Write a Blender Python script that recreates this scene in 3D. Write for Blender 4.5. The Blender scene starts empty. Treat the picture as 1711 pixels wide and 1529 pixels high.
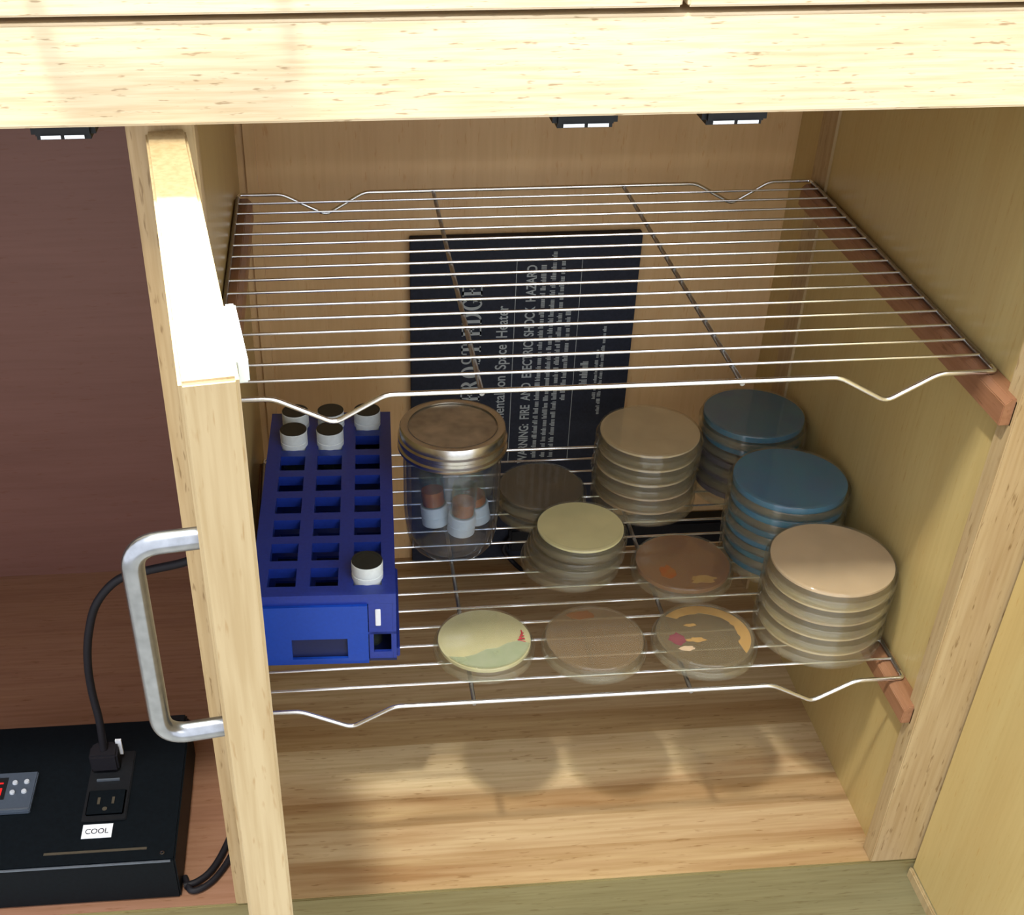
import bpy, bmesh, math, random
from mathutils import Vector, Matrix, Euler
PI = math.pi
random.seed(4)
sc = bpy.context.scene
C = sc.collection

# ------------------------------------------------------------------ camera
cd = bpy.data.cameras.new('camera'); cam = bpy.data.objects.new('camera', cd); C.objects.link(cam)
cam.location = (0.0873, -0.7509, 0.7103)
cam.rotation_euler = (0.93964, -0.00396, -0.08504)
cd.sensor_width = 36; cd.lens = 2041.08/1711*36
cd.shift_x = 0.0765; cd.shift_y = 0.0917
cd.clip_start = 0.01
sc.camera = cam

# ------------------------------------------------------------------ world
w = bpy.data.worlds.new('room_light'); sc.world = w; w.use_nodes = True
bg = w.node_tree.nodes['Background']; bg.inputs[0].default_value = (0.94, 0.98, 1.06, 1); bg.inputs[1].default_value = 2.2

# ------------------------------------------------------------------ lamps and rail fill
def area(name, loc, target, sx, sy, power, color):
    l = bpy.data.lights.new(name, 'AREA'); l.shape = 'RECTANGLE'; l.size = sx; l.size_y = sy
    l.energy = power; l.color = color
    o = bpy.data.objects.new(name, l); C.objects.link(o); o.location = loc
    o.rotation_euler = (Vector(target)-Vector(loc)).to_track_quat('-Z', 'Y').to_euler()
    return o
area('ceiling_lamp', (-0.10, -0.34, 1.52), (0.3, 0.0, 0.2), 0.10, 0.05, 22, (1.0, 0.97, 0.88))
area('bench_lamp', (0.10, 0.275, 2.0), (0.1, -0.3, 0.5), 0.30, 0.04, 190, (0.90, 1.0, 0.97))
area('room_lamp', (1.0, -1.7, 1.5), (0.3, -0.06, 0.5), 0.9, 0.6, 6, (1.0, 0.97, 0.88))  # unseen fill added to brighten the top rail, more on the right

# ------------------------------------------------------------------ exposure
vs = sc.view_settings
vs.view_transform = 'Standard'; vs.look = 'None'; vs.gamma = 1; vs.use_curve_mapping = False
vs.exposure = 0.0
sc.cycles.transparent_max_bounces = 64
sc.cycles.max_bounces = 16
sc.cycles.transmission_bounces = 16
sc.cycles.use_adaptive_sampling = False
sc.cycles.caustics_reflective = False; sc.cycles.caustics_refractive = False

# ------------------------------------------------------------------ materials
def mat(name):
    m = bpy.data.materials.new(name); m.use_nodes = True
    nt = m.node_tree
    return m, nt, nt.nodes['Principled BSDF']
def lin(r, g, b):
    f = lambda c: (c/255/12.92 if c/255 <= 0.04045 else ((c/255+0.055)/1.055)**2.4)
    return (f(r), f(g), f(b), 1)
def plain(name, col, rough=0.5, metal=0.0, spec=0.5, noise=0.06, scale=300):
    m, nt, b = mat(name)
    b.inputs['Roughness'].default_value = rough; b.inputs['Metallic'].default_value = metal
    b.inputs['Specular IOR Level'].default_value = spec
    tc = nt.nodes.new('ShaderNodeTexCoord'); n = nt.nodes.new('ShaderNodeTexNoise'); n.inputs['Scale'].default_value = scale
    nt.links.new(tc.outputs['Object'], n.inputs['Vector'])
    r = nt.nodes.new('ShaderNodeValToRGB')
    r.color_ramp.elements[0].position = 0.3; r.color_ramp.elements[1].position = 0.7
    r.color_ramp.elements[0].color = tuple(c*(1-noise) for c in col[:3])+(1,)
    r.color_ramp.elements[1].color = tuple(min(1, c*(1+noise)) for c in col[:3])+(1,)
    nt.links.new(n.outputs['Fac'], r.inputs['Fac']); nt.links.new(r.outputs['Color'], b.inputs['Base Color'])
    return m
def wood(name, a, bcol, axis, scale=1.0, rough=0.42, strip=None, pores=0.5, contrast=1.0, streak=1.0):
    """long grained wood; axis = grain direction; strip = (axis, width) glued lamella boards"""
    m, nt, b = mat(name); N = nt.nodes; L = nt.links
    tc = N.new('ShaderNodeTexCoord')
    def mapping(sl, ss):
        mp = N.new('ShaderNodeMapping'); s = [ss]*3; s[axis] = sl; mp.inputs['Scale'].default_value = s
        L.new(tc.outputs['Object'], mp.inputs['Vector']); return mp
    def noise(mp, sc_, det=4, dist=0.0):
        n = N.new('ShaderNodeTexNoise'); n.inputs['Scale'].default_value = sc_; n.inputs['Detail'].default_value = det
        n.inputs['Distortion'].default_value = dist; L.new(mp.outputs[0], n.inputs['Vector']); return n
    n1 = noise(mapping(1.3*scale, 14*scale), 1.6, 6, 0.8)
    n2 = noise(mapping(12*scale, 260*scale), 1.0, 3)
    n3 = noise(mapping(45*scale, 300*scale), 1.3, 2)
    r1 = N.new('ShaderNodeValToRGB')
    r1.color_ramp.elements[0].position = 0.5-0.22/contrast; r1.color_ramp.elements[1].position = 0.5+0.2/contrast
    r1.color_ramp.elements[0].color = bcol; r1.color_ramp.elements[1].color = a
    L.new(n1.outputs['Fac'], r1.inputs['Fac'])
    r2 = N.new('ShaderNodeValToRGB'); r2.color_ramp.elements[0].position = 0.35; r2.color_ramp.elements[1].position = 0.6
    r2.color_ramp.elements[0].color = (1-0.14*streak, 1-0.18*streak, 1-0.25*streak, 1); r2.color_ramp.elements[1].color = (1, 1, 1, 1)
    L.new(n2.outputs['Fac'], r2.inputs['Fac'])
    r3 = N.new('ShaderNodeValToRGB'); r3.color_ramp.elements[0].position = 0.27; r3.color_ramp.elements[1].position = 0.36
    k = 1-pores; r3.color_ramp.elements[0].color = (k, k*0.9, k*0.78, 1); r3.color_ramp.elements[1].color = (1, 1, 1, 1)
    L.new(n3.outputs['Fac'], r3.inputs['Fac'])
    def mul(x, y, f=1.0):
        mx = N.new('ShaderNodeMix'); mx.data_type = 'RGBA'; mx.blend_type = 'MULTIPLY'; mx.inputs[0].default_value = f
        L.new(x, mx.inputs[6]); L.new(y, mx.inputs[7]); return mx.outputs[2]
    col = mul(mul(r1.outputs[0], r2.outputs[0]), r3.outputs[0])
    if strip:
        ax, wid = strip
        sp = N.new('ShaderNodeSeparateXYZ'); L.new(tc.outputs['Object'], sp.inputs[0])
        d = N.new('ShaderNodeMath'); d.operation = 'DIVIDE'; d.inputs[1].default_value = wid; L.new(sp.outputs[ax], d.inputs[0])
        fl = N.new('ShaderNodeMath'); fl.operation = 'FLOOR'; L.new(d.outputs[0], fl.inputs[0])
        wn = N.new('ShaderNodeTexWhiteNoise'); wn.noise_dimensions = '1D'; L.new(fl.outputs[0], wn.inputs['W'])
        r4 = N.new('ShaderNodeValToRGB'); r4.color_ramp.elements[0].color = (0.70, 0.61, 0.50, 1); r4.color_ramp.elements[1].color = (1, 1, 1, 1)
        L.new(wn.outputs['Value'], r4.inputs['Fac'])
        col = mul(col, r4.outputs[0])
    L.new(col, b.inputs['Base Color'])
    b.inputs['Roughness'].default_value = rough
    b.inputs['Specular IOR Level'].default_value = 0.4
    bp = N.new('ShaderNodeBump'); bp.inputs['Strength'].default_value = 0.08; bp.inputs['Distance'].default_value = 0.0005
    L.new(n2.outputs['Fac'], bp.inputs['Height']); L.new(bp.outputs[0], b.inputs['Normal'])
    return m
def film(name, tint, gloss=1.0, haze=0.0, hazecol=(0.8, 0.8, 0.8, 1), rough=0.05, ior=1.5):
    """thin clear plastic or glass wall: see-through, tinted, with fresnel gloss and a little milky scatter"""
    m, nt, b = mat(name); N = nt.nodes; L = nt.links; N.remove(b)
    t = N.new('ShaderNodeBsdfTransparent'); t.inputs[0].default_value = tint
    out = t.outputs[0]
    if haze > 0:
        d = N.new('ShaderNodeBsdfDiffuse'); d.inputs[0].default_value = hazecol
        mx = N.new('ShaderNodeMixShader'); mx.inputs[0].default_value = haze
        L.new(out, mx.inputs[1]); L.new(d.outputs[0], mx.inputs[2]); out = mx.outputs[0]
    g = N.new('ShaderNodeBsdfGlossy'); g.inputs['Roughness'].default_value = rough
    fr = N.new('ShaderNodeFresnel'); ge = N.new('ShaderNodeNewGeometry')
    mr = N.new('ShaderNodeMapRange'); mr.inputs['To Min'].default_value = ior; mr.inputs['To Max'].default_value = 1/ior
    L.new(ge.outputs['Backfacing'], mr.inputs['Value']); L.new(mr.outputs[0], fr.inputs['IOR'])
    mu = N.new('ShaderNodeMath'); mu.operation = 'MULTIPLY'; mu.inputs[1].default_value = gloss; L.new(fr.outputs[0], mu.inputs[0])
    mx = N.new('ShaderNodeMixShader'); L.new(mu.outputs[0], mx.inputs[0]); L.new(out, mx.inputs[1]); L.new(g.outputs[0], mx.inputs[2])
    L.new(mx.outputs[0], N['Material Output'].inputs['Surface'])
    return m
def jelly(name, col, alpha=0.8, mott=None, scale=40):
    """agar: partly see-through, mottled"""
    m, nt, b = mat(name); N = nt.nodes; L = nt.links
    b.inputs['Roughness'].default_value = 0.6; b.inputs['Specular IOR Level'].default_value = 0.08
    tc = N.new('ShaderNodeTexCoord'); n = N.new('ShaderNodeTexNoise'); n.inputs['Scale'].default_value = scale; n.inputs['Detail'].default_value = 3
    L.new(tc.outputs['Object'], n.inputs['Vector'])
    r = N.new('ShaderNodeValToRGB'); r.color_ramp.elements[0].position = 0.35; r.color_ramp.elements[1].position = 0.68
    r.color_ramp.elements[0].color = col; r.color_ramp.elements[1].color = mott or tuple(min(1, c*1.15) for c in col[:3])+(1,)
    L.new(n.outputs['Fac'], r.inputs['Fac']); L.new(r.outputs[0], b.inputs['Base Color'])
    t = N.new('ShaderNodeBsdfTransparent'); t.inputs[0].default_value = tuple(min(1, 0.45+0.6*c) for c in col[:3])+(1,)
    mx = N.new('ShaderNodeMixShader'); mx.inputs[0].default_value = alpha
    L.new(t.outputs[0], mx.inputs[1]); L.new(b.outputs[0], mx.inputs[2])
    L.new(mx.outputs[0], N['Material Output'].inputs['Surface'])
    return m

LA, LB = lin(244, 214, 152), lin(232, 190, 120)
M = {}
M['rail'] = wood('maple_along_x', lin(214, 198, 168), lin(202, 182, 148), 0, rough=0.35, pores=0.4, scale=1.6)
M['stile'] = wood('maple_along_z', lin(184, 162, 122), lin(168, 142, 104), 2, pores=0.4)
M['door'] = wood('maple_door', lin(180, 160, 122), lin(166, 144, 106), 2, rough=0.4, pores=0.16)
M['doorend'] = wood('maple_door_top', lin(236, 206, 150), lin(222, 184, 124), 1, rough=0.4, pores=0.3)
M['panel'] = wood('interior_maple_veneer', lin(214, 180, 132), lin(202, 164, 116), 2, rough=0.35, pores=0.08, contrast=0.6, streak=0.35)
M['side'] = wood('side_maple_veneer', lin(194, 174, 118), lin(184, 158, 102), 2, rough=0.35, pores=0.08, contrast=0.6, streak=0.35)
M['redback'] = wood('reddish_dark_veneer', lin(124, 86, 76), lin(112, 76, 66), 0, rough=0.5, pores=0.08, streak=0.4, contrast=0.6)  # the left bay's shade is put into this darker, redder colour
M['redfloor'] = wood('reddish_floor_veneer', lin(150, 112, 88), lin(132, 94, 74), 0, rough=0.5, pores=0.2)  # floor colour darkened to carry the left bay's shade
M['floor'] = wood('striped_floor_boards', lin(220, 198, 158), lin(178, 142, 102), 0, rough=0.36, strip=(1, 0.036), pores=0.3, contrast=1.3)
M['cleat'] = wood('reddish_cleat', lin(164, 120, 88), lin(136, 94, 68), 1, pores=0.3)
M['olive'] = wood('front_rail_maple', lin(134, 124, 84), lin(116, 106, 68), 0, pores=0.25)  # maple darkened towards green; the low front's shade is in the colour
M['chrome'] = plain('chromed_wire', (0.80, 0.82, 0.84, 1), 0.22, 1.0, noise=0.02)
M['darkchrome'] = plain('dull_wire', (0.34, 0.33, 0.32, 1), 0.38, 1.0, noise=0.1)
M['steel'] = plain('brushed_steel', (0.30, 0.315, 0.34, 1), 0.24, 1.0, noise=0.12, scale=180)
M['lidmetal'] = plain('jar_lid_metal', (0.55, 0.54, 0.52, 1), 0.26, 1.0, noise=0.05)
M['lidtop'] = plain('jar_lid_disc', (0.46, 0.41, 0.32, 1), 0.42, 0.8, noise=0.25, scale=60)
M['black'] = plain('black_plastic', (0.008, 0.009, 0.011, 1), 0.45, 0.0, 0.25, noise=0.15)
M['blackmetal'] = plain('black_painted_metal', (0.003, 0.005, 0.007, 1), 0.5, 0.0, 0.1, noise=0.2)
M['edgewhite'] = plain('worn_edge_metal', (0.16, 0.19, 0.23, 1), 0.35, 0.6)
M['groove'] = plain('groove_brown', (0.055, 0.045, 0.03, 1), 0.5)
M['navy'] = plain('navy_panel', (0.018, 0.022, 0.036, 1), 0.6, 0.0, 0.2, noise=0.15)
M['print'] = plain('grey_print', (0.34, 0.38, 0.40, 1), 0.6)
M['blue'] = plain('blue_rack_plastic', (0.012, 0.034, 0.27, 1), 0.35, noise=0.1)
M['brightblue'] = plain('bright_blue_plate', (0.004, 0.050, 0.38, 1), 0.4, noise=0.06)  # brighter copy of the rack blue; light on its front is painted in
M['darkblue'] = plain('dark_blue_recess', (0.006, 0.012, 0.07, 1), 0.5)
M['white'] = plain('white_cap', (0.72, 0.78, 0.78, 1), 0.4, noise=0.04)
M['label'] = plain('white_label', (0.75, 0.78, 0.85, 1), 0.5, noise=0.02)
M['capblack'] = plain('black_cap_insert', (0.012, 0.016, 0.014, 1), 0.45, noise=0.2)
M['rubber'] = plain('black_rubber', (0.010, 0.009, 0.012, 1), 0.55, 0.0, 0.2)
M['slate'] = plain('slate_display', (0.05, 0.065, 0.09, 1), 0.35)
M['button'] = plain('grey_button', (0.42, 0.45, 0.50, 1), 0.4)
M['worktop'] = plain('black_worktop', (0.02, 0.02, 0.02, 1), 0.35)
M['wall'] = plain('cream_wall', (0.55, 0.50, 0.42, 1), 0.8, noise=0.03, scale=20)
M['roomfloor'] = plain('grey_vinyl', (0.30, 0.28, 0.25, 1), 0.5, noise=0.1, scale=30)
M['ink'] = plain('dark_ink', (0.05, 0.06, 0.10, 1), 0.6)
M['red'] = plain('red_marker', (0.42, 0.03, 0.04, 1), 0.6)
M['fabricwhite'] = plain('pale_adhesive_pad', (0.66, 0.72, 0.68, 1), 0.5)
m, nt, b = mat('red_led'); b.inputs['Base Color'].default_value = (0.3, 0, 0, 1)
b.inputs['Emission Color'].default_value = (1, 0.02, 0.02, 1); b.inputs['Emission Strength'].default_value = 0.9; M['led'] = m
M['clear'] = film('clear_polystyrene', (0.95, 0.95, 0.91, 1), 0.85, 0.04, (0.86, 0.80, 0.66, 1), 0.06, 1.55)
M['jarglass'] = film('jar_glass', (0.84, 0.87, 0.91, 1), 1.2, 0.02, (0.50, 0.58, 0.72, 1), 0.08, 1.5)
M['vialglass'] = film('vial_glass', (0.88, 0.93, 0.88, 1), 0.9, 0.03, (0.5, 0.6, 0.5, 1))
M['agar_tan'] = jelly('tan_agar', lin(232, 212, 178), 0.66)
M['agar_pink'] = jelly('pinkish_agar', lin(226, 200, 172), 0.66)
M['agar_cream'] = jelly('cream_growth', lin(230, 222, 176), 0.94)
M['agar_pale'] = jelly('pale_cream_growth', lin(206, 200, 162), 0.94)
M['agar_teal'] = jelly('teal_agar', lin(0, 124, 168), 0.98, lin(0, 108, 164))
M['agar_darkteal'] = jelly('dark_teal_agar', lin(0, 110, 146), 0.97, lin(0, 96, 144))
M['agar_purple'] = jelly('dull_purple_agar', lin(62, 56, 84), 0.75)
M['agar_brown'] = jelly('brown_agar', lin(130, 108, 80), 0.6, lin(112, 92, 72))
M['agar_olive'] = jelly('olive_agar', lin(160, 138, 96), 0.20)
M['agar_rust'] = jelly('rust_agar', lin(178, 128, 78), 0.55, lin(168, 112, 66))
M['agar_clear'] = jelly('clear_amber_agar', lin(170, 140, 100), 0.22)
M['crust'] = jelly('ochre_growth', lin(206, 166, 100), 0.7, lin(190, 148, 86), 120)
M['rustgrow'] = jelly('rust_growth', lin(176, 92, 22), 0.9, lin(170, 110, 50), 120)
M['purplegrow'] = jelly('purple_growth', lin(122, 44, 66), 0.9, lin(140, 70, 80), 120)
M['mist'] = jelly('condensation', lin(200, 206, 180), 0.35, lin(186, 196, 166), 60)
M['amber'] = jelly('amber_contents', lin(236, 120, 30), 0.97, lin(200, 96, 36), 70)

# ------------------------------------------------------------------ mesh helpers
class MB:
    def __init__(s): s.v = []; s.f = []
    def box(s, x0, x1, y0, y1, z0, z1):
        n = len(s.v)
        s.v += [(x0,y0,z0),(x1,y0,z0),(x1,y1,z0),(x0,y1,z0),(x0,y0,z1),(x1,y0,z1),(x1,y1,z1),(x0,y1,z1)]
        s.f += [tuple(n+i for i in q) for q in ((0,3,2,1),(4,5,6,7),(0,1,5,4),(1,2,6,5),(2,3,7,6),(3,0,4,7))]
        return s
    def prism(s, poly, axis, a0, a1):
        """poly: list of 2-D points in the other two axes (cyclic order), extruded a0..a1 along axis"""
        n = len(s.v); k = len(poly)
        def P(p, a):
            q = list(p); q.insert(axis, a); return tuple(q)
        s.v += [P(p, a0) for p in poly] + [P(p, a1) for p in poly]
        s.f += [tuple(n+i for i in range(k))[::-1], tuple(n+k+i for i in range(k))]
        s.f += [(n+i, n+(i+1) % k, n+k+(i+1) % k, n+k+i) for i in range(k)]
        return s
    def lathe(s, prof, cx=0, cy=0, seg=48, ox=None):
        """profile (r,z) revolved about z; r=0 ends close it"""
        n = len(s.v); k = len(prof)
        rings = []
        for r, z in prof:
            if r < 1e-7: rings.append([len(s.v)]); s.v.append((cx, cy, z))
            else:
                st = len(s.v); rings.append(list(range(st, st+seg)))
                s.v += [(cx+r*math.cos(2*PI*i/seg), cy+r*math.sin(2*PI*i/seg), z) for i in range(seg)]
        for a, b_ in zip(rings, rings[1:]):
            for i in range(seg):
                j = (i+1) % seg
                if len(a) == 1 and len(b_) == 1: continue
                if len(a) == 1: s.f.append((a[0], b_[j], b_[i]))
                elif len(b_) == 1: s.f.append((a[i], a[j], b_[0]))
                else: s.f.append((a[i], a[j], b_[j], b_[i]))
        return s
    def ring(s, prof, **k):
        """closed profile (list of r,z) revolved"""
        return s.lathe(list(prof)+[prof[0]], **k)
    def tube(s, pts, r, seg=10, closed=False, caps=True):
        pts = [Vector(p) for p in pts]; n = len(pts)
        up = None; rings = []
        for i, p in enumerate(pts):
            t = ((pts[min(i+1, n-1)]-p).normalized() + (p-pts[max(i-1, 0)]).normalized()).normalized()
            if up is None:
                up = Vector((0, 0, 1)) if abs(t.z) < 0.9 else Vector((0, 1, 0))
            u = (up - t*up.dot(t)).normalized(); up = u; v = t.cross(u)
            st = len(s.v); rings.append(list(range(st, st+seg)))
            s.v += [tuple(p + (u*math.cos(2*PI*j/seg)+v*math.sin(2*PI*j/seg))*r) for j in range(seg)]
        for a, b_ in zip(rings, rings[1:]):
            s.f += [(a[j], a[(j+1) % seg], b_[(j+1) % seg], b_[j]) for j in range(seg)]
        if caps: s.f += [tuple(rings[0][::-1]), tuple(rings[-1])]
        return s
    def build(s, name, m, parent=None, smooth=False, bevel=0, loc=(0,0,0), seg=2):
        me = bpy.data.meshes.new(name); me.from_pydata(s.v, [], s.f); me.materials.append(m)
        bm = bmesh.new(); bm.from_mesh(me)
        bmesh.ops.remove_doubles(bm, verts=bm.verts, dist=1e-7)
        if bevel:
            es = [e for e in bm.edges if e.is_manifold and e.calc_face_angle(0) > 0.5]
            bmesh.ops.bevel(bm, geom=es, offset=bevel, segments=seg, affect='EDGES', clamp_overlap=True)
        bmesh.ops.recalc_face_normals(bm, faces=bm.faces)
        bm.to_mesh(me); bm.free()
        if smooth:
            for p in me.polygons: p.use_smooth = True
            try: me.set_sharp_from_angle(angle=math.radians(38))
            except Exception: pass
        o = bpy.data.objects.new(name, me); C.objects.link(o); o.location = loc
        if parent: o.parent = parent
        return o
def fillet(pts, rad, n=5):
    pts = [Vector(p) for p in pts]; out = [pts[0]]
    for a, b_, c in zip(pts, pts[1:], pts[2:]):
        d1 = (a-b_).normalized(); d2 = (c-b_).normalized()
        k = min(rad, (a-b_).length*0.48, (c-b_).length*0.48)
        p1 = b_+d1*k; p2 = b_+d2*k
        for i in range(n+1):
            t = i/n; out.append(p1*(1-t)**2 + b_*2*t*(1-t) + p2*t*t)
    out.append(pts[-1]); return out
def spline(pts, n=8):
    P = [Vector(p) for p in pts]; P = [P[0]*2-P[1]]+P+[P[-1]*2-P[-2]]; out = []
    for i in range(1, len(P)-2):
        for k in range(n):
            t = k/n; a, b_, c, d = P[i-1:i+3]
            out.append(0.5*((2*b_)+(c-a)*t+(2*a-5*b_+4*c-d)*t*t+(3*b_-a-3*c+d)*t**3))
    out.append(P[-2]); return out
def tag(o, label=None, cat=None, group=None, kind=None):
    if label: o['label'] = label
    if cat: o['category'] = cat
    if group: o['group'] = group
    if kind: o['kind'] = kind
    return o
def empty(name, loc=(0,0,0), rz=0, parent=None):
    o = bpy.data.objects.new(name, None); C.objects.link(o); o.location = loc; o.rotation_euler = (0, 0, rz)
    o.empty_display_size = 0.01
    if parent: o.parent = parent
    return o
def text_mesh(body, size, bold=0.0, space=1.0):
    cu = bpy.data.curves.new('t', 'FONT'); cu.body = body; cu.size = size; cu.offset = bold; cu.space_character = space
    cu.align_x = 'LEFT'; cu.extrude = 0.0001
    o = bpy.data.objects.new('t', cu); C.objects.link(o)
    bpy.context.view_layer.update()
    me = bpy.data.meshes.new_from_object(o.evaluated_get(bpy.context.evaluated_depsgraph_get()))
    bpy.data.objects.remove(o); bpy.data.curves.remove(cu)
    return me

FZ = -0.1915            # cabinet floor
XL, XR = -0.003, 0.566  # inner faces of the right-hand bay
YB = 0.468              # back panel
YF = -0.042             # face frame front
ZT = 0.503              # under the top rail

# ------------------------------------------------------------------ room shell
def structure(o): o['kind'] = 'structure'; return o
structure(MB().box(-3, 3, -3, 0.62, -0.36, -0.34).build('floor', M['roomfloor']))
structure(MB().box(-3, 3, 0.57, 0.63, -0.34, 2.3).build('wall_back', M['wall']))

# ------------------------------------------------------------------ the base cabinet
cab = empty('base_cabinet', (0.0, 0.0, -0.34))
tag(cab, 'light maple base cabinet with two open bays, doors swung open, under drawers', 'cabinet')
def cp(mb, name, m, **k):
    o = mb.build(name, m, None, **k); o.parent = cab; o.matrix_parent_inverse = Matrix.Translation((0, 0, 0.34)); return o
cp(MB().box(XL, XR, YF+0.002, YB, FZ-0.018, FZ), 'floor_panel', M['floor'])
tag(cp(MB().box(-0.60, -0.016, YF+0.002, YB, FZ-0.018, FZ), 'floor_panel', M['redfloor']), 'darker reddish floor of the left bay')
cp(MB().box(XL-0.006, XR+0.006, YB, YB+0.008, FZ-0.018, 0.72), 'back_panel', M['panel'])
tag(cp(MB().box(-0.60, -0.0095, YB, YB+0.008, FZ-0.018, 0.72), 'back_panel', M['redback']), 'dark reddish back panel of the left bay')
cp(MB().box(XR, XR+0.018, YF+0.02, YB, -0.30, 0.72), 'side_panel', M['side'])
cp(MB().box(-0.016, XL, YF+0.02, YB, -0.30, 0.72), 'divider_panel', M['side'])
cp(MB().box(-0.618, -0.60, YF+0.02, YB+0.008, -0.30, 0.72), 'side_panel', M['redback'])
cp(MB().box(-0.60, 1.20, -0.02, YB+0.008, 0.60, 0.612), 'drawer_deck', M['panel'])
cp(MB().box(XR+0.0181, 1.20, YF+0.03, YB, FZ-0.018, FZ), 'floor_panel', M['floor'])
cp(MB().box(1.20, 1.218, YF+0.02, YB+0.008, -0.30, 0.72), 'side_panel', M['side'])
cp(MB().box(XR+0.0181, 1.20, YB, YB+0.008, FZ-0.018, 0.72), 'back_panel', M['panel'])
cp(MB().box(-0.62, 1.22, -0.065, -0.035, 0.5035, 0.5570), 'top_rail', M['rail'], bevel=0.0015)
cp(MB().box(-0.60, 1.20, YF, YF+0.019, -0.30, FZ-0.0005), 'bottom_rail', M['olive'], bevel=0.001)
cp(MB().box(-0.0262, 0.0125, YF, YF+0.019, FZ, 0.5033), 'stile', M['stile'], bevel=0.001)
cp(MB().box(0.5585, 0.606, YF, YF+0.019, FZ, 0.5033), 'stile', M['stile'], bevel=0.001)
cp(MB().box(-0.60, 1.20, -0.02, -0.005, -0.34, -0.3001), 'plinth', M['olive'])
# batten strips in the rear corners
cp(MB().box(XR-0.0028, XR, 0.372, 0.408, FZ, 0.6), 'corner_batten', M['stile'])
cp(MB().box(0.0050, 0.0160, YB-0.004, YB, FZ, 0.6), 'corner_batten', M['panel'])
# cleats that carry the racks
def cleat(x0, x1, zt, hgt, y0):
    s = 0.0042; w_ = x1-x0
    left = x0 < 0.3
    wall = x0 if left else x1; out = x1 if left else x0
    d = 1 if left else -1
    poly = [(wall, zt), (out-d*s, zt), (out, zt-s), (out, zt-hgt), (wall, zt-hgt)]
    mb = MB(); mb.prism([(p[0], p[1]) for p in poly], 1, y0, 0.398)
    o = cp(mb, 'rack_cleat', M['cleat'], bevel=0.0006)
    e = MB().box(min(wall, wall+d*0.0075), max(wall, wall+d*0.0075), y0-0.0012, y0+0.002, zt-hgt, zt-0.002).build('dark_end_slot', M['black'])
    e.parent = o
    return o
H = 0.2966
for zt, hg, y0 in ((H-0.0021, 0.021, -0.0375), (-0.0021, 0.019, -0.0335)):
    cleat(0.5505, XR-0.0005 if False else XR, zt, hg, y0)
    cleat(XL, 0.013, zt, hg, -0.02)
# door catches behind the rail
def catch(x0, x1):
    y0, y1 = -0.034, -0.008
    o = cp(MB().box(x0, x1, y0, y1, 0.487, 0.5034), 'magnetic_catch', M['black'], bevel=0.003)
    xm = (x0+x1)/2
    for a, c in ((x0+0.006, xm-0.001), (xm+0.001, x1-0.006)):
        s_ = MB().box(a, c, y0-0.0012, y0+0.002, 0.4885, 0.4905).build('steel_strip', M['chrome']); s_.parent = o
    tag(o, 'black door catch with steel contact strips')
for x0, x1 in ((-0.081, -0.0445), (0.2195, 0.2585), (0.309, 0.3485)): catch(x0, x1)
# strike pads, hinges and doors
def pull(name, p0, p1, off, r, m, parent):
    """bar pull from foot p0 to foot p1 standing off by vector off"""
    p0, p1, off = Vector(p0), Vector(p1), Vector(off)
    o = MB().tube(fillet([p0, p0+off, p1+off, p1], 0.013, 9), r, 20).build(name, m, parent, smooth=True)
    return o
# left door: hinged on the middle stile, swung open past square
hx, hy = 0.0077, -0.0435; ex, ey = 0.0508, -0.3440
ang = math.atan2(ex-hx, hy-ey)
def door(label, m, mt, hx, hy, rot, thick, width, z0, z1, sign, hz):
    """local frame: hinge at origin, door runs along -Y, thickness goes towards sign*X from 0"""
    d = empty('cabinet_door'); d.parent = cab; d.matrix_parent_inverse = Matrix.Translation((0, 0, 0.34))
    d.location = (hx, hy, 0); d.rotation_euler = (0, 0, rot)
    tag(d, label)
    x0, x1 = (0, thick) if sign > 0 else (-thick, 0)
    sl = MB().box(x0, x1, -width, 0, z0, z1).build('door_slab', m, d, bevel=0.0016, seg=3)
    return d, x0, x1
d, x0, x1 = door('left door, open and seen edge-on, with steel handle', M['door'], M['doorend'], hx, hy, ang, 0.0226, 0.3035, -0.196, 0.4955, -1, 0)
zc = [0.4015, 0.2885]
pull('door_handle', (x0+0.001, -0.268, zc[0]), (x0+0.001, -0.268, zc[1]), (-0.0305, 0, 0), 0.0051, M['steel'], d)
MB().box(x1, x1+0.0048, -0.288, -0.236, 0.4845, 0.4946).build('strike_pad', M['fabricwhite'], d, bevel=0.0008)
for z in (-0.13, 0.43):
    MB().box(x1+0.0002, x1+0.0009, -0.034, -0.004, z-0.018, z+0.018).build('hinge_leaf', M['darkchrome'], d)
# right door, swung open, its inner face towards the opening
d2, a0, a1 = door('right door, open, its plain inner face turned to the bay', M['side'], M['doorend'], 0.6005, -0.0435, 0.0, 0.021, 0.30, -0.2003, 0.4955, 1, 0)
MB().box(-0.0035, 0.0002, -0.30, -0.0005, -0.2115, -0.1995).build('bottom_lip', M['door'], d2, bevel=0.0012)
pull('door_handle', (a1-0.001, -0.262, 0.40), (a1-0.001, -0.262, 0.2885), (0.0305, 0, 0), 0.0051, M['steel'], d2)
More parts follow.
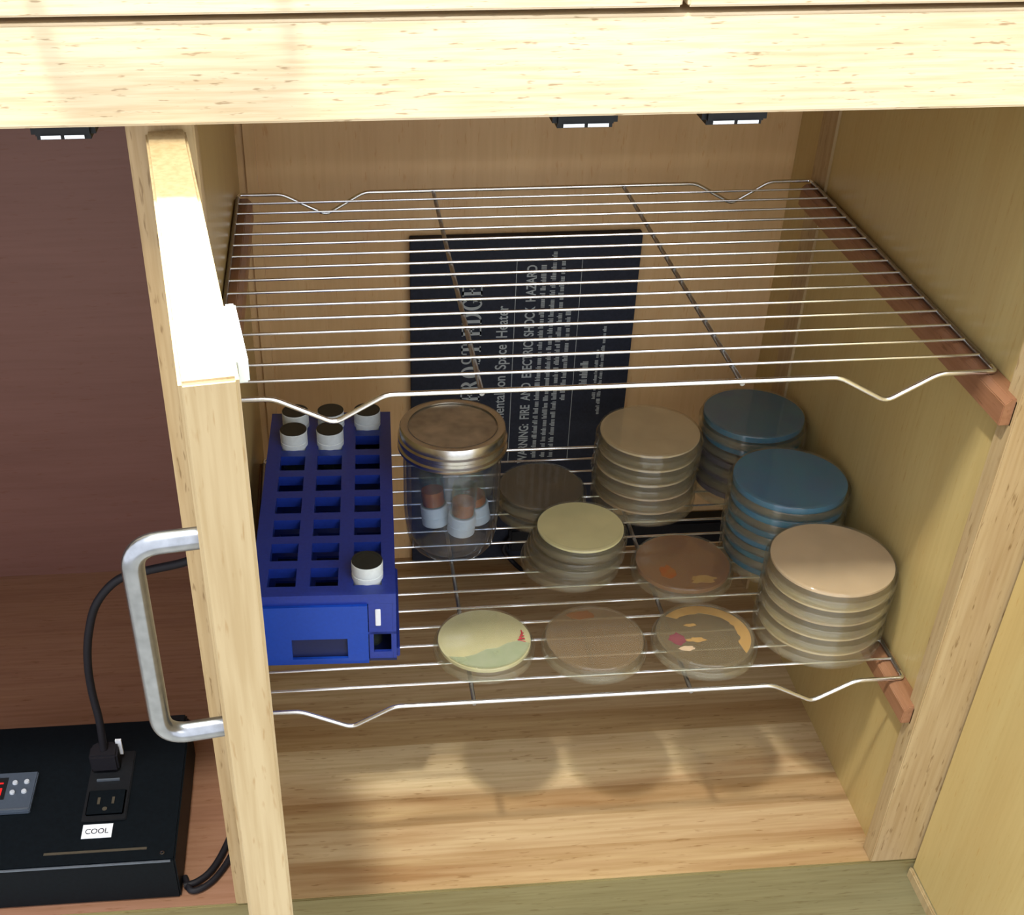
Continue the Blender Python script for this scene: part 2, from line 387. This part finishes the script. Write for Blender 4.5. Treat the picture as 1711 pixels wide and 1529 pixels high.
# drawers
def drawer(x0, x1, label):
    f = cp(MB().box(x0, x1, -0.067, -0.047, 0.5605, 0.708), 'drawer_front', M['rail'], bevel=0.0012)
    tag(f, label)
    xm = (x0+x1)/2
    h = pull('drawer_handle', (xm-0.059, -0.066, 0.634), (xm+0.059, -0.066, 0.634), (0, -0.0305, 0), 0.0046, M['steel'], None); h.parent = f
drawer(-0.285, 0.2795, 'drawer front above the left door')
drawer(0.2826, 0.85, 'drawer front above the right side of the bay')
wt = MB().box(-0.64, 1.24, -0.083, 0.57, 0.72, 0.75).build('worktop', M['worktop'], None, bevel=0.002)
tag(wt, 'dark worktop lying over the cabinet drawers', 'worktop')

# ------------------------------------------------------------------ wire racks
def wire_rack(z, dx, label, extra):
    r = empty('wire_rack', (dx, 0, z)); tag(r, label, 'wire shelf', 'chromed wire racks in the cabinet')
    D = 0.4007; Lx = 0.56; vd = 0.0210
    def rail(y):
        pts = [(0, y, 0), (0.0412, y, 0), (0.0829, y, -vd), (0.1195, y, 0), (0.4447, y, 0), (0.4831, y, -vd), (0.5184, y, 0), (Lx, y, 0)]
        s = 1 if y < 0.1 else -1
        pts = [(0, y+s*0.008, 0)] + pts + [(Lx, y+s*0.008, 0)]
        return MB().tube(fillet(pts, 0.006, 4), 0.0019, 10)
    rail(0).build('front_rail', M['chrome'], r, smooth=True)
    rail(D).build('back_rail', M['chrome'], r, smooth=True)
    for x in (0, Lx): MB().tube([(x, 0.008, 0), (x, D-0.008, 0)], 0.0019, 10).build('side_rail', M['darkchrome'], r, smooth=True)
    for x in (0.187, 0.3737): MB().tube([(x, 0.0, -0.0022), (x, D, -0.0022)], 0.0019, 10).build('cross_bar', M['darkchrome'], r, smooth=True)
    ys = [D*(i+1)/16 for i in range(15)]
    for y in ys: MB().tube([(-0.0005, y, 0.0006), (Lx+0.0005, y, 0.0006)], 0.00115, 8).build('wire', M['chrome'], r, smooth=True)
    return r
wire_rack(H, 0, 'empty upper chromed wire rack with V-bent feet in its front rail', None)
wire_rack(0, 0.0016, 'lower chromed wire rack that carries the dishes, the jar and the blue vial rack', None)
ZS = 0.0020

# ------------------------------------------------------------------ petri dishes
def dish(x, y, z, R, agar, label, group=None, rz=0.0, h=0.0150, agar_t=0.0028):
    if agar and ('teal' in agar or 'purple' in agar): agar_t = 0.0065
    t = empty('petri_dish', (x, y, z), rz); tag(t, label, 'petri dish', group)
    w_ = 0.0011; r2 = R-0.0028
    # lower shell (the wider lid, the dish is stored upside down)
    MB().ring([(R-w_*1.2, w_), (R-w_, 0.0086), (R-w_*0.7, 0.0091), (R-w_*0.3, 0.0091), (R, 0.0086), (R, 0.0016), (R-0.0004, 0.0005), (R-0.0014, 0), (R-0.006, 0), (0.0001, 0), (0.0001, w_)], seg=64).build('lid', M['clear'], t, smooth=True)
    # upper shell (the base) closed on top
    MB().ring([(0.0001, h), (r2-0.0040, h), (r2-0.0032, h+0.0007), (r2-0.0016, h+0.0008), (r2-0.0006, h+0.0004), (r2, h-0.0006), (r2, w_+0.0004), (r2-w_, w_+0.0004), (r2-w_, h-w_), (0.0001, h-w_)], seg=64).build('base', M['clear'], t, smooth=True)
    if agar:
        ra = r2-w_-0.0003; zt = h-w_-0.0002
        MB().lathe([(0, zt-agar_t), (ra-0.001, zt-agar_t), (ra, zt-agar_t+0.0008), (ra, zt), (0, zt)], seg=64).build('agar', M[agar], t, smooth=True)
    return t
def blob(name, m, parent, pts, z0, z1):
    """irregular flat growth: outline in dish-local xy"""
    mb = MB(); mb.prism(pts, 2, z0, z1); return mb.build(name, m, parent)
def wob(cx, cy, rx, ry, n=18, j=0.18, a0=0):
    return [(cx+rx*(1+random.uniform(-j, j))*math.cos(2*PI*i/n+a0), cy+ry*(1+random.uniform(-j, j))*math.sin(2*PI*i/n+a0)) for i in range(n)]
HZ = 0.0150-0.0011
# front row
A = dish(0.2040, 0.0622, ZS, 0.0448, 'agar_pale', 'cream filled petri dish with a red scribble, leftmost of the front row', agar_t=0.004)
blob('condensation_patch', M['mist'], A, [(0.040*math.cos(a), 0.040*math.sin(a)) for a in [(-2.55+0.1*i) for i in range(24)]]+[(0.030, -0.006), (0.020, -0.008), (0.010, -0.014), (0.000, -0.015), (-0.010, -0.021), (-0.020, -0.024)], HZ+0.0012, HZ+0.0014)
mk = MB()
for k in range(4):
    mk.tube([(0.0290+0.0016*k, -0.005+0.003*k, 0.01525), (0.0345-0.001*(k % 2), -0.0030+0.0035*k, 0.01525)], 0.0006, 6)
    mk.tube([(0.0290+0.0016*k, -0.005+0.003*k, 0.01525), (0.0352, -0.008+0.0040*k, 0.01525)], 0.0005, 6)
mk.build('red_scribble', M['red'], A)
B = dish(0.3008, 0.0560, ZS, 0.0466, 'agar_clear', 'see-through petri dish with amber tint, middle of the front row', agar_t=0.003)
blob('faint_growth', M['agar_rust'], B, wob(-0.006, 0.032, 0.012, 0.006), HZ-0.0001, HZ+0.0002)
Cc = dish(0.3988, 0.0524, ZS, 0.0466, 'agar_olive', 'petri dish with an ochre crust and purple patch, rightmost of the front row', agar_t=0.003)
arc = [(0.040*math.cos(a), 0.040*math.sin(a)) for a in [(-0.75+0.12*i) for i in range(27)]]
arc += [((0.030+random.uniform(-0.0012, 0.0012))*math.cos(a), (0.030+random.uniform(-0.0012, 0.0012))*math.sin(a)) for a in [(2.25-0.12*i) for i in range(24)]]
blob('ochre_crust', M['crust'], Cc, arc, HZ-0.0001, HZ+0.0002)
blob('purple_patch', M['purplegrow'], Cc, wob(-0.026, -0.004, 0.007, 0.008), HZ-0.00005, HZ+0.0003)
blob('pale_patch', M['crust'], Cc, wob(-0.009, -0.006, 0.008, 0.003, j=0.3), HZ-0.00005, HZ+0.0003)
blob('pale_patch', M['crust'], Cc, wob(-0.010, 0.014, 0.005, 0.002, j=0.3), HZ-0.00005, HZ+0.0003)
blob('pale_patch', M['agar_pink'], Cc, wob(-0.020, -0.017, 0.007, 0.003, j=0.3), HZ-0.00005, HZ+0.0003)
# second row, single dish with rust coloured growth
Dd = dish(0.4060, 0.1600, ZS, 0.0485, 'agar_rust', 'single rust-brown petri dish with an orange growth, behind the front row', agar_t=0.005)
blob('orange_growth', M['rustgrow'], Dd, wob(-0.018, -0.014, 0.008, 0.009, j=0.3), HZ-0.00005, HZ+0.0003)
blob('orange_growth', M['crust'], Dd, wob(0.012, -0.028, 0.012, 0.006, j=0.3), HZ-0.00005, HZ+0.0003)
ORD = ['bottom', 'second from the bottom', 'third from the bottom', 'fourth from the bottom', 'fifth from the bottom', 'sixth from the bottom']
def stack(n, x, y, R, pitch, agars, what, where, group, top=None, jit=0.0012, lean=(0, 0)):
    for i in range(n):
        pos = 'topmost' if i == n-1 else ORD[i]
        desc = what[i] if isinstance(what, list) else what
        rr = R if not isinstance(R, list) else R[i]
        dx, dy = (random.uniform(-jit, jit), random.uniform(-jit, jit))
        dish(x+dx+lean[0]*i, y+dy+lean[1]*i, ZS+i*pitch, rr, agars[i], f'{desc}, {pos} {where}', group, rz=random.uniform(0, 6), h=pitch-0.0010)
stack(3, 0.302, 0.184, [0.0480, 0.0470, 0.0450], 0.0155, ['agar_olive', 'agar_olive', 'agar_cream'],
      ['clear-sided petri dish', 'clear-sided petri dish', 'opaque cream petri dish'], 'in the cream-topped stack of three', 'middle stack of petri dishes', lean=(0.0038, -0.0005))
stack(2, 0.2880, 0.2800, 0.0465, 0.0150, ['agar_brown', 'agar_brown'], 'dark brown see-through petri dish', 'of two directly right of the jar', 'low brown stack of petri dishes')
stack(5, 0.3965, 0.2920, 0.0540, 0.0166, ['agar_pink', 'agar_pink', 'agar_tan', 'agar_tan', 'agar_tan'], 'pale tan petri dish', 'in the stack before the navy panel', 'back stack of tan petri dishes')
stack(5, 0.5090, 0.3080, 0.0545, 0.0180, ['agar_purple', 'agar_purple', 'agar_purple', 'agar_darkteal', 'agar_darkteal'],
      ['dull purple petri dish', 'dull purple petri dish', 'dull purple petri dish', 'dark teal petri dish', 'dark teal petri dish'], 'in the rearmost right stack', 'rear stack of blue petri dishes')
stack(6, 0.5065, 0.1840, 0.0566, 0.0150, ['agar_darkteal', 'agar_darkteal', 'agar_teal', 'agar_darkteal', 'agar_teal', 'agar_teal'], 'teal blue petri dish', 'in the nearer teal stack', 'nearer stack of teal petri dishes')
stack(5, 0.5066, 0.0690, 0.0566, 0.0164, ['agar_tan', 'agar_tan', 'agar_pink', 'agar_tan', 'agar_pink'], 'large tan petri dish', 'in the front right corner stack', 'front right stack of tan petri dishes')

# ------------------------------------------------------------------ mason jar with three vials inside
jar = empty('glass_jar', (0.1912, 0.2320, ZS)); jar.scale = (1.045, 1.045, 1.03); tag(jar, 'glass canning jar with metal screw lid, holding capped vials', 'jar')
Rb = 0.0445
MB().ring([(0.0001, 0.0), (0.030, 0.0), (0.0365, 0.0012), (0.0405, 0.007), (0.0430, 0.020), (Rb, 0.045), (Rb, 0.092), (0.0435, 0.102), (0.0415, 0.108), (0.0415, 0.122),
           (0.0390, 0.122), (0.0390, 0.108), (0.0405, 0.100), (0.0418, 0.090), (0.0418, 0.045), (0.0403, 0.021), (0.0375, 0.010), (0.034, 0.0045), (0.0001, 0.0040)], seg=72).build('jar_body', M['jarglass'], jar, smooth=True)
MB().ring([(0.0485, 0.106), (0.0495, 0.1075), (0.0495, 0.110), (0.0478, 0.1115), (0.0478, 0.1145), (0.0492, 0.116), (0.0492, 0.119), (0.0475, 0.1205), (0.0475, 0.1275), (0.0465, 0.129),
           (0.0420, 0.1296), (0.0400, 0.1288), (0.0400, 0.1275), (0.0455, 0.1272), (0.0455, 0.107), (0.0465, 0.106)], seg=72).build('screw_band', M['lidmetal'], jar, smooth=True)
ld = MB().lathe([(0, 0.1270), (0.0448, 0.1270), (0.0448, 0.1262), (0.040, 0.1262), (0, 0.1262)], seg=72).build('lid_disc', M['lidtop'], jar, smooth=True)
def cap_profile(r, z0, h):
    g = 0.0007
    return [(r-0.001, z0), (r, z0+0.001), (r, z0+h*0.46), (r-g, z0+h*0.48), (r-g, z0+h*0.54), (r, z0+h*0.56), (r, z0+h-0.001), (r-0.0008, z0+h)]
def vial(x, y, z, label, group, up=True, tilt=(0, 0, 0), contents=None, r=0.0135, ins=True, hgt=0.065):
    t = empty('specimen_vial', (x, y, z)); t.rotation_euler = tilt; tag(t, label, 'vial', group)
    if up:
        MB().ring([(0.0001, 0), (0.0112, 0), (0.0122, 0.001), (0.0122, hgt), (0.0112, hgt), (0.0112, 0.0015), (0.0001, 0.0013)], seg=32).build('glass_tube', M['vialglass'], t, smooth=True)
        z0 = hgt+0.001; h = 0.0225
        MB().lathe([(0, z0)]+cap_profile(r, z0, h)+[(r-0.0022, z0+h), (r-0.0026, z0+h-0.0008), (0, z0+h-0.0008)], seg=36).build('cap', M['white'], t, smooth=True)
        MB().lathe([(0, z0+h-0.0007), (r-0.0027, z0+h-0.0007), (r-0.0027, z0+h+0.0003), (0, z0+h+0.0003)], seg=36).build('cap_insert', M['capblack'], t, smooth=True)
        MB().lathe([(r-0.0026, z0+h-0.0005), (r-0.0026, z0+h+0.0004), (r-0.0003, z0+h+0.0004), (r-0.0003, z0+h-0.0002)], seg=36).build('cap_rim', M['capblack'], t, smooth=True)
    else:
        h = 0.021
        MB().lathe([(0, 0)]+cap_profile(r, 0, h)+[(0, h)], seg=36).build('cap', M['white'], t, smooth=True)
        MB().ring([(0.0001, h+hgt), (0.0112, h+hgt), (0.0120, h+hgt-0.001), (0.0120, h+0.0005), (0.0110, h+0.0005), (0.0110, h+hgt-0.0015), (0.0001, h+hgt-0.0015)], seg=32).build('glass_tube', M['vialglass'], t, smooth=True)
        MB().lathe([(0, h+0.001), (0.0108, h+0.001), (0.0108, h+contents), (0, h+contents)], seg=32).build('contents', M['amber'], t, smooth=True)
    return t
gj = 'upturned vials inside the jar'
vial(0.1760, 0.2330, ZS+0.0215, 'upturned white capped vial at the left inside the glass jar', gj, up=False, contents=0.016, tilt=(-0.12, -0.06, 0.3), r=0.0132, hgt=0.034)
vial(0.1990, 0.2170, ZS+0.0215, 'upturned white capped vial at the front inside the glass jar', gj, up=False, contents=0.015, tilt=(0.03, 0.06, 0), r=0.0134, hgt=0.034)
vial(0.2190, 0.2440, ZS+0.0160, 'upturned vial with smudged cap at the right rear inside the glass jar', gj, up=False, contents=0.010, tilt=(0.05, -0.16, 0), r=0.0128, hgt=0.034)

# ------------------------------------------------------------------ blue vial rack
RW, RL, RH = 0.1225, 0.3080, 0.0735
yaw = -math.atan(0.041)
rk = empty('vial_rack', (0.0655, 0.0590, ZS), yaw); tag(rk, 'royal blue plastic vial rack on the left of the lower wire rack', 'vial rack')
px = [-0.0355, 0.0005, 0.0375]
py = [0.026+0.0368*i for i in range(8)]
hw, hd = 0.0120, 0.0128
def grid(z0, z1, s=1.0):
    mb = MB(); xs = [-RW/2]; 
    for p in px: xs += [p-hw*s, p+hw*s]
    xs.append(RW/2)
    ys = [0.0]
    for p in py: ys += [p-hd*s, p+hd*s]
    ys.append(RL)
    n = len(mb.v)
    for j in range(0, len(ys), 2): mb.box(-RW/2, RW/2, ys[j], ys[j+1], z0, z1)
    for j in range(1, len(ys)-1, 2):
        for i in range(0, len(xs), 2): mb.box(xs[i], xs[i+1], ys[j], ys[j+1], z0, z1)
    return mb
grid(RH-0.010, RH).build('top_tray', M['blue'], rk)
grid(0.030, 0.0325, 0.95).build('middle_tray', M['blue'], rk)
MB().box(-RW/2, RW/2, 0, RL, 0.0, 0.0025).build('bottom_plate', M['darkblue'], rk)
for s in (-1, 1):
    x0 = s*RW/2
    MB().box(min(x0, x0-s*0.003), max(x0, x0-s*0.003), 0.0, RL, 0.0026, RH-0.0101).build('side_wall', M['blue'], rk)
MB().box(-RW/2+0.0031, RW/2-0.0031, RL-0.003, RL, 0.0026, RH-0.0101).build('end_wall', M['blue'], rk)
MB().box(RW/2-0.0005, RW/2+0.0028, 0.004, 0.120, 0.0, 0.011).build('side_flange', M['blue'], rk, bevel=0.001)
# front plate with a window, front light put into its brighter blue; the narrow bay beside it stays open with two slots
def plate(x0, x1, z0, z1, wx0, wx1, wz0, wz1, y0, y1):
    mb = MB()
    mb.box(x0, wx0, y0, y1, z0, z1); mb.box(wx1, x1, y0, y1, z0, z1)
    mb.box(wx0, wx1, y0, y1, z0, wz0); mb.box(wx0, wx1, y0, y1, wz1, z1); return mb
XP = 0.0375
fp = plate(-RW/2, XP-0.0005, 0.0, RH-0.0101, -0.0290, 0.0190, 0.006, 0.028, -0.0030, 0.0).build('front_plate', M['brightblue'], rk); tag(fp, 'brighter blue front plate with a window')
MB().box(-0.030, 0.020, 0.0010, 0.0030, 0.003, 0.031).build('window_backing', M['darkblue'], rk)
plate(XP+0.0002, RW/2-0.0031, 0.0026, RH-0.0101, XP+0.004, RW/2-0.0045, 0.010, 0.030, 0.0, 0.003).build('slot_column', M['blue'], rk)
MB().box(XP+0.006, XP+0.0105, -0.0012, -0.0001, 0.040, 0.058).build('white_sticker', M['label'], rk, bevel=0.0004)
def in_rack(i, j, dz=0.0):
    p = Euler((0, 0, yaw)).to_matrix() @ Vector((px[i], py[j], 0)); return (0.0655+p.x, 0.0590+p.y, ZS+0.0027+dz)
gr = 'white capped vials standing in the blue rack'
for i, j, lab in ((0, 6, 'white capped vial in the blue rack, left column, second row from the back'),
                  (1, 6, 'white capped vial in the blue rack, middle column, second row from the back'),
                  (0, 7, 'white capped vial in the blue rack, left column, rearmost row'),
                  (1, 7, 'white capped vial in the blue rack, middle column, rearmost row'),
                  (2, 7, 'white capped vial in the blue rack, right column, rearmost row'),
                  (2, 0, 'lone white capped vial at the front of the blue rack')):
    vial(*in_rack(i, j), lab, gr, hgt=0.0640)

# ------------------------------------------------------------------ navy panel with printed warning
PN = empty('warning_panel', (0.2900, 0.4600, FZ+0.0005)); tag(PN, 'navy black board with sideways warning print, leaning upright against the cabinet back', 'warning board')
pw = 0.1225
MB().box(-pw, pw, -0.0045, 0.0070, 0.0, 0.4165).build('board', M['navy'], PN, bevel=0.0008)
def put_text(body, size, x, z, m, name, bold=0.0, space=1.0, length=None):
    """text runs upwards; x = baseline (panel-local), z = world start height"""
    me = text_mesh(body, size, bold, space)
    if length:
        xs = [v.co.x for v in me.vertices]; k = length/(max(xs)-min(xs))
        for v in me.vertices: v.co.x *= k
    for v in me.vertices:
        a, b_, c = v.co; v.co = (-b_, -0.0047-c*0.2-0.0001, a)
    me.materials.clear(); me.materials.append(m)
    o = bpy.data.objects.new(name, me); C.objects.link(o); o.parent = PN; o.location = (x, 0, z-(FZ+0.0005))
    return o
def serif_title(body, x, z, hgt, length):
    # heavy serif capitals on a unit-high cell: q = filled rects, a = arcs (cx, cy, rx, ry, from, to, thick at middle)
    S, T, V = 0.17, 0.075, 0.20
    def slab(cx): return [(cx-0.16, cx+0.16, 0, T), (cx-0.16, cx+0.16, 1-T, 1)]
    G = {'F': (0.70, [(0.10, 0.10+V, 0, 1)]+slab(0.20)+[(0.2, 0.66, 1-T, 1), (0.58, 0.66, 0.72, 1), (0.2, 0.5, 0.48, 0.48+T), (0.44, 0.5, 0.38, 0.64)], []),
         'E': (0.76, [(0.10, 0.10+V, 0, 1)]+slab(0.20)+[(0.2, 0.70, 1-T, 1), (0.62, 0.70, 0.74, 1), (0.2, 0.52, 0.47, 0.47+T), (0.46, 0.52, 0.37, 0.65), (0.2, 0.72, 0, T), (0.64, 0.72, 0, 0.27)], []),
         'T': (0.78, [(0.29, 0.29+V, 0, 1), (0.20, 0.58, 0, T), (0.03, 0.75, 1-T, 1), (0.03, 0.10, 0.72, 1), (0.68, 0.75, 0.72, 1)], []),
         'D': (0.86, [(0.10, 0.10+V, 0, 1)]+slab(0.20), [(0.30, 0.5, 0.50, 0.5, -90, 90, V)]),
         'R': (0.86, [(0.10, 0.10+V, 0, 1)]+slab(0.20)+[(0.60, 0.86, 0, T)], [(0.30, 0.73, 0.36, 0.27, -90, 90, V)]),
         'O': (0.88, [], [(0.44, 0.5, 0.40, 0.5, 0, 360, V)]),
         'G': (0.88, [(0.60, 0.60+S, 0.05, 0.44), (0.52, 0.86, 0.40, 0.46), (0.70, 0.76, 0.66, 0.96)], [(0.46, 0.5, 0.42, 0.5, 48, 320, V)]),
         'S': (0.66, [(0.54, 0.60, 0.68, 0.96), (0.06, 0.12, 0.04, 0.34)], [(0.33, 0.74, 0.25, 0.26, 60, 270, 0.13), (0.33, 0.27, 0.27, 0.27, -120, 90, 0.13)])}
    mb = MB(); cx = 0.0; out = []
    for ch in body:
        if ch == ' ': cx += 0.42; continue
        wd, q, arcs = G[ch]
        for a0_, a1_, b0_, b1_ in q: out.append([(cx+a0_, b0_), (cx+a1_, b0_), (cx+a1_, b1_), (cx+a0_, b1_)])
        for ax, ay, rx, ry, t0, t1, tk in arcs:
            n = max(6, int(abs(t1-t0)/15))
            for i in range(n):
                pp = []
                for t, inner in ((i, 0), (i+1, 0), (i+1, 1), (i, 1)):
                    an = math.radians(t0+(t1-t0)*t/n); th = (T*0.9+(tk-T*0.9)*abs(math.cos(an))) if inner else 0
                    pp.append((cx+ax+(rx-th)*math.cos(an), ay+(ry-th)*math.sin(an)))
                out.append(pp)
        if ch == 'R': out.append([(cx+0.36, 0.48), (cx+0.54, 0.50), (cx+0.80, 0.04), (cx+0.60, 0.04)])
        cx += wd+0.06
    k = length/cx
    for pp in out: mb.prism([(x-v*hgt, z-(FZ+0.0005)+u*k) for u, v in pp], 1, -0.0051, -0.0047)
    return mb
serif_title('FROST EDGE', -0.0455, 0.0325, 0.0215, 0.142).build('title_lettering', M['print'], PN)
put_text('Supplemental  on  Space  Heater', 0.0175, -0.0170, -0.030, M['print'], 'subtitle_lettering', 0.0002, 1.0, 0.178)
put_text('WARNING:  FIRE  AND  ELECTRIC  SHOCK  HAZARD', 0.0150, 0.0120, -0.052, M['print'], 'warning_lettering', 0.0003, 1.0, 0.246)
# rules and the rows of unreadable small print (blocks of worn print, no letters)
rl = MB(); rl.box(-0.0100, -0.0093, -0.0049, -0.0046, 0.14, 0.4165-0.025); rl.box(0.0600, 0.0606, -0.0049, -0.0046, 0.14, 0.4165-0.025)
rl.build('printed_rules', M['print'], PN)
def smallprint(x, z0, z1, h):
    mb = MB(); z = z0
    while z < z1:
        w_ = random.uniform(0.004, 0.011)
        q = z
        while q < z+w_:
            e = random.uniform(0.0008, 0.0014); hh = h*random.choice((0.7, 0.7, 1.0))
            mb.box(x-hh, x, -0.0049, -0.0046, q, q+e); q += e+random.uniform(0.0005, 0.0008)
        z += w_+0.0026
    return mb
def zz(z): return z-(FZ+0.0005)
for k, (x, a, b_) in enumerate(((0.0225, -0.045, 0.195), (0.0330, -0.045, 0.198), (0.0425, -0.045, 0.196), (0.0520, 0.03, 0.135))):
    smallprint(x, zz(a), zz(b_), 0.0058).build('small_print_row', M['print'], PN)
smallprint(0.0760, zz(0.050), zz(0.068), 0.0090).build('small_print_row', M['print'], PN)
smallprint(0.0870, zz(0.030), zz(0.090), 0.0038).build('small_print_row', M['print'], PN)
smallprint(0.0930, zz(0.010), zz(0.120), 0.0042).build('small_print_row', M['print'], PN)

# low black power strip low on the back panel behind the stacks
ps = empty('power_strip', (0.42, 0.452, -0.174)); tag(ps, 'black power strip low on the back panel behind the tan petri dishes', 'power strip')
MB().box(-0.135, 0.14, -0.008, 0.0155, 0.0, 0.034).build('strip_body', M['black'], ps, bevel=0.003)
MB().tube(spline([(-0.132, -0.002, 0.02), (-0.142, -0.008, 0.006), (-0.130, -0.014, -0.010), (-0.118, -0.03, -0.0145)]), 0.0028, 10).build('power_cord', M['rubber'], ps, smooth=True)
MB().box(-0.1335, -0.1325, -0.004, 0.006, 0.008, 0.024).build('end_cap', M['black'], ps)

# ------------------------------------------------------------------ temperature controller in the left bay
BX0, BX1, BY0, BY1, BT = -0.345, -0.0755, -0.030, 0.148, -0.1395
bt = BT-FZ
co = empty('temperature_controller', (BX0, BY0, FZ)); tag(co, 'flat black outlet controller box with red display, standing in the left bay', 'controller')
LX, LY = BX1-BX0, BY1-BY0
MB().box(0, LX, 0, LY, 0.0005, bt).build('housing', M['blackmetal'], co, bevel=0.0015)
MB().box(0.002, LX-0.004, -0.0008, 0.0006, bt-0.0022, bt-0.0006).build('front_edge_trim', M['edgewhite'], co)
def L_(x, y): return (x-BX0, y-BY0)
def flat(x0, x1, y0, y1, h0, h1): a = L_(x0, y0); c = L_(x1, y1); return MB().box(a[0], c[0], a[1], c[1], bt+h0, bt+h1)
dp = flat(-0.293, -0.2105, 0.033, 0.082, 0.0002, 0.005).build('display_module', M['slate'], co, bevel=0.001)
flat(-0.289, -0.2365, 0.048, 0.075, 0.0051, 0.0056).build('display_window', M['black'], dp)
# seven segment digits
sg = MB()
def digit(x, y, w_, h, segs):
    t = 0.0016; s = {'a': (x, x+w_, y+h-t, y+h), 'g': (x, x+w_, y+h/2-t/2, y+h/2+t/2), 'd': (x, x+w_, y, y+t),
         'f': (x, x+t, y+h/2, y+h), 'b': (x+w_-t, x+w_, y+h/2, y+h), 'e': (x, x+t, y, y+h/2), 'c': (x+w_-t, x+w_, y, y+h/2)}
    for q in segs:
        a = s[q]; p0 = L_(a[0], a[2]); p1 = L_(a[1], a[3]); sg.box(p0[0], p1[0], p0[1], p1[1], bt+0.0057, bt+0.0060)
for x in (-0.2480, -0.2610, -0.2740): digit(x, 0.0530, 0.0080, 0.0155, 'acdfg')
sg.build('red_digits', M['led'], dp)
for x, y in ((-0.2295, 0.0680), (-0.2190, 0.0685), (-0.2300, 0.0560), (-0.2195, 0.0565)):
    a = L_(x, y); MB().lathe([(0, bt+0.005), (0.0026, bt+0.005), (0.0023, bt+0.0066), (0, bt+0.0070)], cx=a[0], cy=a[1], seg=16).build('button', M['button'], dp, smooth=True)
flat(-0.291, -0.2125, 0.0345, 0.0362, 0.0050, 0.0056).build('display_trim', M['edgewhite'], dp)
# duplex outlet
ol = flat(-0.163, -0.123, 0.018, 0.105, 0.0002, 0.0022).build('outlet_plate', M['black'], co, bevel=0.001)
flat(-0.160, -0.126, 0.024, 0.054, 0.0023, 0.0042).build('outlet_face', M['blackmetal'], ol, bevel=0.001)
for dx in (-0.0065, 0.0065): flat(-0.143+dx-0.0012, -0.143+dx+0.0012, 0.036, 0.044, 0.0043, 0.0047).build('outlet_slot', M['groove'], ol)
a = L_(-0.143, 0.0300); MB().lathe([(0, bt+0.0043), (0.0022, bt+0.0043), (0.0022, bt+0.0048), (0, bt+0.0048)], cx=a[0], cy=a[1], seg=14).build('outlet_slot', M['groove'], ol)
flat(-0.155, -0.134, 0.066, 0.068, 0.0023, 0.0040).build('outlet_trim', M['edgewhite'], ol)
# label
lb = flat(-0.1605, -0.1340, -0.0005, 0.0155, 0.0002, 0.0006).build('name_label', M['label'], co)
me = text_mesh('COOL', 0.0085, 0.00005)
xs = [v.co.x for v in me.vertices]; k = 0.0205/(max(xs)-min(xs)); a = L_(-0.1580, 0.0045)
for v in me.vertices: v.co = (v.co.x*k+a[0], v.co.y+a[1], bt+0.0007+abs(v.co.z)*0.1)
me.materials.clear(); me.materials.append(M['ink'])
o = bpy.data.objects.new('label_lettering', me); C.objects.link(o); o.parent = lb
flat(-0.1905, -0.1010, -0.0170, -0.0145, 0.0002, 0.0007).build('seam_strip', M['groove'], co)
a = L_(-0.0870, -0.0225); MB().lathe([(0.0008, bt+0.0002), (0.0022, bt+0.0002), (0.0022, bt+0.0012), (0.0011, bt+0.0014), (0.0008, bt+0.0006)], cx=a[0], cy=a[1], seg=18).build('screw_head', M['steel'], co, smooth=True)
MB().box(LX-0.030, LX-0.002, LY-0.014, LY-0.001, bt+0.0001, bt+0.007).build('rear_lug', M['black'], co, bevel=0.002)
# plug and its cord
pg = empty('plug_cord', (-0.1480, 0.0860, BT+0.0045)); tag(pg, 'black plug and cord standing in the controller outlet and curving to the right', 'power cord')
MB().prism([(-0.013, -0.010), (0.013, -0.010), (0.013, 0.006), (0.008, 0.011), (-0.008, 0.011), (-0.013, 0.006)], 2, 0.0, 0.020).build('plug_body', M['rubber'], pg, bevel=0.002)
wl = [(-0.148, 0.086, -0.118), (-0.147, 0.088, -0.080), (-0.1485, 0.09, -0.045), (-0.1465, 0.09, -0.010), (-0.1400, 0.09, 0.024), (-0.1285, 0.09, 0.055), (-0.1080, 0.09, 0.0785), (-0.0830, 0.09, 0.0870), (-0.0510, 0.092, 0.0925), (-0.0290, 0.095, 0.100)]
MB().tube(spline([(x+0.148, y-0.086, z-(BT+0.0045)) for x, y, z in wl]), 0.0037, 12).build('cord', M['rubber'], pg, smooth=True)
MB().box(0.018+0.086, 0.132-0.0005, 0.0, 0.022, 0.225, 0.262).build('socket_plug', M['rubber'], pg, bevel=0.003)
MB().box(0.0095, 0.0150, 0.008, 0.0105, 0.004, 0.022).build('white_tag', M['label'], pg)
# cables lying on the floor to the right of the controller
def cable(pts, label, r=0.0032):
    p0 = Vector(pts[0]); o = MB().tube(spline([Vector(p)-p0 for p in pts]), r, 10).build('cable', M['rubber'], None, smooth=True, loc=p0)
    tag(o, label, 'cable', 'black cables beside the controller')
zf = FZ+0.0034
cable([(-0.0740, -0.020, zf), (-0.062, -0.016, zf), (-0.050, -0.004, zf), (-0.040, 0.018, zf), (-0.031, 0.050, zf), (-0.026, 0.090, zf)], 'black cable on the bay floor, nearest the controller box')
cable([(-0.0740, -0.010, zf), (-0.060, -0.006, zf), (-0.047, 0.008, zf), (-0.036, 0.032, zf), (-0.0255, 0.060, zf), (-0.0225, 0.085, zf)][0:1]+[(-0.0660, -0.026, zf), (-0.050, -0.018, zf), (-0.036, 0.004, zf), (-0.0275, 0.030, zf), (-0.0220, 0.060, zf)], 'black cable on the bay floor, nearest the middle stile', 0.0030)
